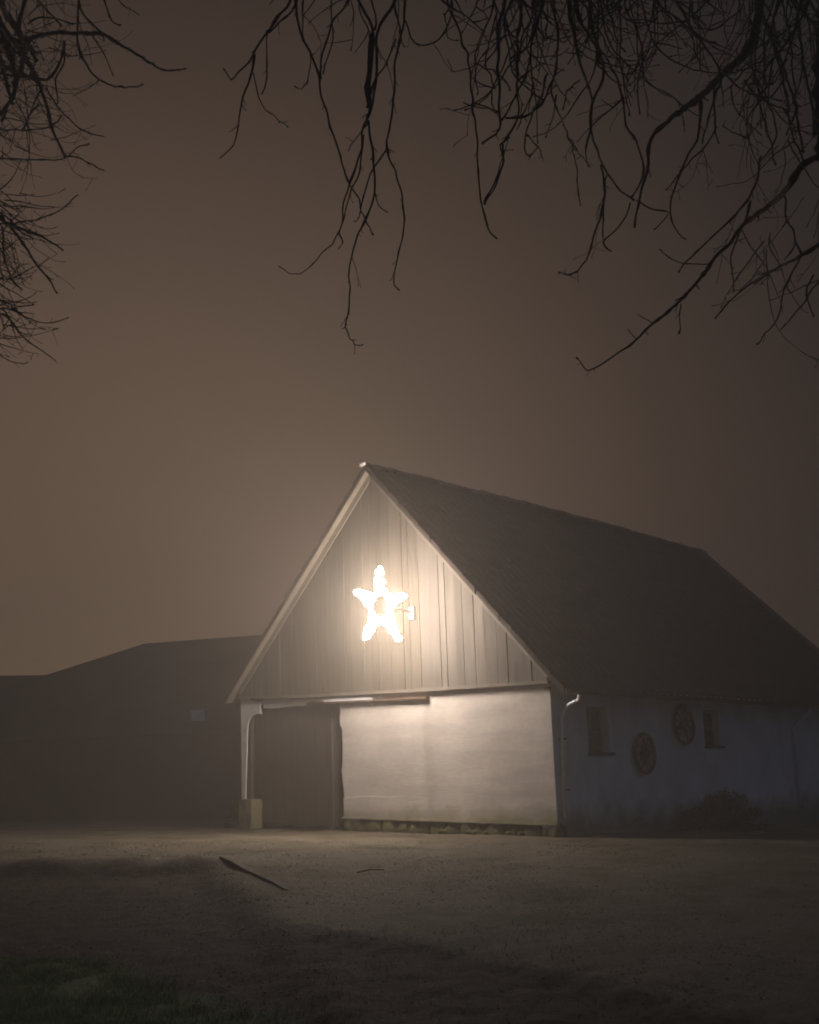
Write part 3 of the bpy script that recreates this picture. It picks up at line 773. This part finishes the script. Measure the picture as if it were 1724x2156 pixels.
A_([(770,0),(690,110),(630,270),(610,390),(605,470)], 6, 4, True, 40)
A_([(670,0),(680,180),(650,330),(620,440)], 3, 3, True, 10)
A_([(825,0),(890,120),(910,240),(900,400),(895,580),(880,700),(850,780),(850,880),(790,1060),(740,1200),(720,1360),(650,1470),(560,1560),(480,1625),(420,1625),(355,1575)], 7, 2.2, True, -20)
A_([(1040,0),(990,100),(930,200),(940,400),(910,600),(880,700)], 8, 6, True, 20)
A_([(900,200),(890,330),(880,520),(885,640)], 9, 6)
A_([(885,720),(910,880),(925,1050),(920,1180),(860,1320),(800,1470),(775,1620),(780,1760),(755,1910),(770,1980),(820,2040),(855,2040)], 5.5, 2.2)
A_([(1110,0),(1090,150),(1050,330),(1040,560),(1010,760),(1000,880),(1075,1100),(1100,1260),(1090,1420),(1040,1600),(1040,1690),(1070,1718)], 6.5, 2.2, True, 10)
A_([(1035,0),(1060,110),(1075,200)], 4, 4, True, 0)
A_([(1000,880),(930,980),(860,1130),(840,1280),(800,1310)], 4, 2)
A_([(860,800),(830,1020),(780,1150),(740,1300),(715,1380),(740,1430),(710,1475)], 4, 2)
A_([(1050,230),(1000,360),(930,470),(900,560)], 4, 4)
A_([(905,0),(930,90),(925,180)], 4, 4, True, 0)
A_([(1105,120),(1140,220),(1205,275),(1290,240),(1350,170),(1390,60),(1380,0)], 3.5, 4)
A_([(1360,0),(1430,200),(1480,360),(1500,560),(1530,850),(1550,1130),(1580,1300),(1610,1390),(1650,1415)], 6.5, 3, True, -20)
A_([(1570,1210),(1650,1050),(1690,950),(1670,860),(1724,810)], 3.5, 4)
A_([(930,1150),(960,1220),(1000,1258)], 3, 2)
A_([(880,740),(830,800),(785,865),(770,895)], 3.5, 2)
A_([(1350,170),(1360,225),(1420,240)], 2.5, 2)
B_([(240,0),(210,120),(205,350),(205,600),(130,680)], 11, 4, True, 15)
B_([(310,0),(300,200),(290,400),(300,560),(230,680),(230,770),(190,880),(140,970)], 9, 3, True, 0)
B_([(420,0),(370,180),(340,330),(300,430),(220,570)], 6, 4, True, 20)
B_([(380,0),(330,150),(290,330)], 4, 4, True, 10)
B_([(180,30),(120,180),(90,300),(105,450)], 4, 2.5, True, 20)
B_([(200,60),(160,230),(150,300),(190,420)], 4, 3)
B_([(470,0),(490,150),(480,300),(460,420),(500,560),(560,720),(580,850),(595,975)], 6, 2.5, True, 0)
B_([(440,350),(400,480),(340,600),(330,700),(350,745),(390,700)], 5, 2.5)
B_([(530,640),(600,740),(640,795)], 3.5, 2)
B_([(340,640),(380,690),(420,760)], 4, 2.5)
B_([(480,450),(460,560),(430,650)], 3, 2)
B_([(540,0),(560,150),(590,300),(650,470),(640,600),(620,700)], 12, 4, True, 0)
B_([(640,0),(650,120),(700,330),(690,400),(655,480),(640,620),(700,780),(770,880),(850,950)], 9, 4, True, 10)
B_([(580,60),(660,210),(680,300)], 12, 8, True, 10)
B_([(680,230),(750,330),(790,440),(810,600),(860,670),(890,800),(870,880),(830,940)], 6, 4)
B_([(690,780),(710,900),(690,1020),(660,1100),(640,1200),(580,1280),(550,1300),(490,1290)], 5, 2.5)
B_([(720,830),(705,950),(700,1130),(740,1190)], 4, 2.2)
B_([(640,600),(620,720),(630,790)], 4, 2)
B_([(800,0),(850,120),(890,250),(860,420),(875,540)], 5, 3, True, 0)
B_([(830,0),(860,130),(870,300),(930,400),(1020,460)], 5, 2, True, 20)
B_([(940,0),(910,150),(850,330)], 3.5, 2.5, True, 20)
B_([(990,0),(1040,130)], 4, 3, True, 0)
B_([(1115,0),(1110,100),(1150,280),(1200,330)], 4.5, 3, True, 0)
B_([(1340,60),(1290,200),(1240,310)], 3.5, 2, True, 20)
B_([(1440,0),(1430,120),(1370,260),(1280,340),(1170,450),(1080,520),(990,590),(930,660),(910,800),(870,940),(850,1080)], 24, 3.5, True, 10)
B_([(1160,470),(1160,620),(1100,750),(1050,850),(1020,1000),(1040,1080),(1095,1135)], 7, 2.5)
B_([(1230,400),(1230,600),(1250,680)], 6, 2.5)
B_([(1240,600),(1180,700),(1050,830),(1000,900)], 4, 3)
B_([(1260,380),(1200,560),(1170,680)], 5, 3)
B_([(860,950),(940,995),(1010,1000),(940,1090)], 4, 2.5)
B_([(830,960),(810,1020),(760,1090),(700,1150),(740,1190)], 3.5, 2.5)
B_([(1370,380),(1430,470),(1480,620),(1520,780)], 5, 3)
B_([(1310,370),(1320,500),(1370,560),(1450,640)], 4, 2.5)
B_([(1400,200),(1410,330),(1490,500),(1520,640),(1440,780)], 5, 3)
B_([(1460,60),(1530,250),(1580,400),(1620,550),(1650,720)], 8, 4, True, 20)
B_([(1550,0),(1590,200),(1600,350),(1610,520),(1570,640)], 6, 3, True, 0)
B_([(1480,120),(1560,400),(1590,600),(1650,760)], 7, 4)
B_([(1620,0),(1650,300),(1690,500),(1700,640)], 6, 5, True, 10)
B_([(1780,-60),(1740,200),(1735,480),(1745,740)], 34, 24)
B_([(1735,740),(1660,770),(1600,850),(1540,930),(1440,1010),(1370,1060),(1300,1150),(1210,1250),(1120,1370),(1050,1440),(940,1530),(860,1610),(760,1680),(640,1755),(575,1695)], 13, 2.5)
B_([(1450,740),(1420,880),(1370,970),(1270,1080),(1180,1160),(1090,1245),(1060,1290)], 5, 3)
B_([(1400,950),(1370,1060),(1310,1200),(1320,1380)], 5, 2.2)
B_([(1560,930),(1570,1020),(1610,1140),(1560,1230)], 5, 2.5)
B_([(1860,1060),(1724,1160),(1640,1210),(1540,1260),(1430,1330),(1340,1390),(1230,1510)], 9, 2.6)
B_([(1640,1210),(1560,1370),(1530,1500),(1430,1630)], 4, 2.5)
B_([(1610,1140),(1640,1200)], 4, 4)
B_([(1210,1250),(1090,1245),(1010,1220),(970,1180)], 3, 2)
B_([(1070,1440),(1060,1580)], 3, 2.5)
B_([(940,1530),(865,1490)], 2.5, 2)
B_([(860,1610),(820,1560)], 2.5, 2)
B_([(590,380),(530,440),(510,520)], 3.5, 3)
B_([(100,300),(200,350),(260,430)], 4, 3)
B_([(40,485),(80,500),(200,530)], 3, 3)
B_([(240,560),(360,540),(440,440),(480,300)], 5, 5)
B_([(1840,1200),(1724,1330),(1650,1430),(1600,1500),(1540,1560)], 6, 2.5)
B_([(1700,1300),(1660,1400),(1700,1500)], 4, 3)
def W_(px, py, d): v = at(px, py, d); return (v.x, v.y, v.z)
tbx, tby = 4.6, 8.6
crownR = [([(tbx, tby, -.6), (tbx-.05, tby-.02, .8), (tbx+.1, tby-.1, 2.6), (tbx-.05, tby-.2, 4.4), W_(2150, -120, 8.0)], .30, .17),
          ([(tbx+.05, tby-.15, 4.0), W_(1950, -130, 7.5), W_(1720, -190, depR(1720, -190)), W_(1450, limb_y(1450), depR(1450, -225)), W_(1150, limb_y(1150), depR(1150, -230)), W_(850, limb_y(850), depR(850, -200)), W_(600, limb_y(600), depR(600, -150))], .13, .025),
          ([(tbx+.0, tby-.1, 3.2), W_(2000, 150, 7.9), W_(1850, 40, 7.6), W_(1750, -30, depR(1750, -20))], .09, .045),
          ([(tbx+.1, tby-.1, 2.6), W_(2050, 480, 8.0), W_(1880, 460, depR(1880, 460)), W_(1788, 475, depR(1785, 470))], .07, .03)]
def extraR(rnd):
    ex = []
    for k in range(150):
        x = rnd.uniform(1020, 1790) if rnd.random() < .86 else rnd.uniform(640, 1020)
        d_ = depR(x, -50)+rnd.uniform(-1.2, 1.4); y = rnd.uniform(-220, -20)
        p_ = at(x, y, d_)
        ex.append((p_, Vector((rnd.gauss(0, .22), rnd.gauss(0, .2), -1)).normalized(), rnd.uniform(.35, 1.2)*(1 if x > 1050 else .6), rnd.uniform(.005, .010)))
    for k in range(46):
        x = rnd.uniform(1560, 1790); y = rnd.uniform(-50, 560); p_ = at(x, y, depR(x, y)+rnd.uniform(-.5, .8))
        ex.append((p_, Vector((rnd.gauss(-.3, .5), rnd.gauss(0, .3), -1)).normalized(), rnd.uniform(.25, .7), rnd.uniform(.003, .006)))
    return ex
tree('bare_tree', 'bare tree with drooping knobbly twigs hanging over the yard from the right', 'bare trees framing the view', TR, depR, 0, (tbx, tby, -.4), crownR, 31, extraR, .19, .4, 1.0)

TL = []
def depL(x, y): return 9.2+.6*math.sin(x/90)+.5*math.sin(y/140)
def C_(pts, w0, w1): TL.append((cC(pts), w0, w1))
C_([(-160,240),(0,225),(160,210),(270,180),(420,180),(550,185),(650,240),(760,310),(880,375),(1000,370)], 13, 2.5)
C_([(-160,300),(0,350),(130,410),(250,430),(320,340),(345,220)], 16, 4)
C_([(430,-60),(420,100),(420,250),(460,340),(520,420),(600,460),(720,470),(770,455)], 6, 2.5)
C_([(40,180),(130,300),(230,500),(280,680),(350,850)], 11, 5)
C_([(-100,690),(0,700),(200,700),(280,680),(330,620)], 4, 3)
C_([(-100,850),(0,855),(180,860),(350,855),(420,790),(480,775)], 5, 2.5)
C_([(250,470),(300,560),(400,670),(480,720),(560,735)], 4, 2.2)
C_([(350,850),(420,850),(480,880),(560,920)], 3.5, 2.2)
C_([(-120,1090),(0,1160),(20,1200),(120,1230),(250,1290),(340,1350)], 11, 3)
C_([(0,1210),(100,1200),(290,1150),(420,1050)], 4, 2.5)
C_([(60,1230),(110,1290),(180,1400),(260,1500),(310,1580)], 6, 3)
C_([(10,1220),(20,1350),(60,1500),(120,1560)], 5, 3)
C_([(-100,1600),(0,1620),(100,1650),(180,1640)], 4, 2.5)
C_([(60,1660),(130,1700),(200,1730),(290,1735),(370,1710)], 3.5, 2.2)
C_([(-80,1660),(0,1690),(60,1720),(130,1820),(300,1940)], 4, 2)
C_([(-60,1880),(0,1910),(80,1955),(150,1950)], 2.5, 2)
C_([(540,-60),(560,0),(600,110),(650,135)], 4, 2.5)
C_([(430,20),(450,80),(550,180)], 5, 4)
C_([(150,-80),(200,0),(260,60),(330,140)], 6, 4)
C_([(150,-60),(100,150),(130,300),(60,520),(10,650)], 9, 5)
C_([(-40,40),(60,300),(80,480),(0,620)], 20, 6)
C_([(-60,120),(20,380),(60,560)], 14, 6)
C_([(220,560),(160,620),(120,700)], 5, 3)
C_([(150,130),(230,90),(400,130)], 4, 3)
C_([(490,180),(560,290),(610,410)], 3.5, 2)
C_([(600,-60),(680,40),(750,80)], 3, 2)
C_([(345,220),(340,340),(300,430),(310,560)], 5, 3)
C_([(-80,1000),(0,1080),(60,1110),(120,1110)], 4, 2.5)
C_([(0,-20),(60,120),(160,250),(200,330)], 14, 8)
lbx, lby = -5.0, 10.0
crownL = [([(lbx, lby, -.6), (lbx+.05, lby, 1.0), (lbx-.1, lby-.1, 3.0), (lbx+.1, lby-.2, 4.6), W_(-260, -150, 9.7)], .27, .14),
          ([(lbx, lby, 3.6), W_(-230, 140, 9.5), W_(-120, 60, depL(-100, 60)), W_(-20, 15, depL(-20, 15))], .11, .045),
          ([(lbx, lby, 3.0), W_(-220, 200, 9.5), W_(-60, 105, depL(-60, 105))], .09, .03),
          ([(lbx, lby, 2.2), W_(-240, 480, 9.5), W_(-50, 425, depL(-50, 425))], .08, .025),
          ([(lbx, lby, 1.7), W_(-240, 700, 9.5), W_(-40, 640, depL(-40, 640))], .06, .018),
          ([(lbx+.05, lby-.15, 4.2), W_(-150, -200, 9.3), W_(120, -110, depL(120, -110)), W_(235, -30, depL(235, -30))], .09, .02)]
def extraL(rnd):
    ex = []
    for k in range(230):
        y = rnd.choice((rnd.uniform(-60, 230), rnd.uniform(0, 330), rnd.uniform(400, 560), rnd.uniform(560, 720)))
        xm = 230 if y < 120 else (150 if y < 330 else (60 if y < 560 else 30))
        x = rnd.uniform(-60, xm*rnd.random()+5); p_ = at(x, y, depL(x, y)+rnd.uniform(-.8, .8))
        ex.append((p_, Vector((rnd.gauss(.55, .5), rnd.gauss(0, .3), rnd.gauss(-.35, .45))).normalized(), rnd.uniform(.2, .65)*(1 if y < 560 else .7), rnd.uniform(.003, .006)))
    return ex
tree('bare_tree', 'bare tree with fine tangled twigs reaching in at the left edge', 'bare trees framing the view', TL, depL, 0, (lbx, lby, -.4), crownL, 77, extraL, .2, .6, 1.0)

# ---------------------------------------------------------------- haze
q = MB(); q.box((-62, -11, -3.2), (62, 66, 11.5))
hm = bpy.data.materials.new('haze'); hm.use_nodes = True; hn = hm.node_tree.nodes
for k in list(hn): hn.remove(k)
ho = hn.new('ShaderNodeOutputMaterial'); pv = hn.new('ShaderNodeVolumePrincipled')
pv.inputs['Color'].default_value = (.86, .775, .68, 1); pv.inputs['Density'].default_value = HAZE; pv.inputs['Anisotropy'].default_value = .35
hm.node_tree.links.new(pv.outputs[0], ho.inputs['Volume'])
hz = q.build('haze', hm); tag(hz, kind='stuff'); hz.display_type = 'WIRE'
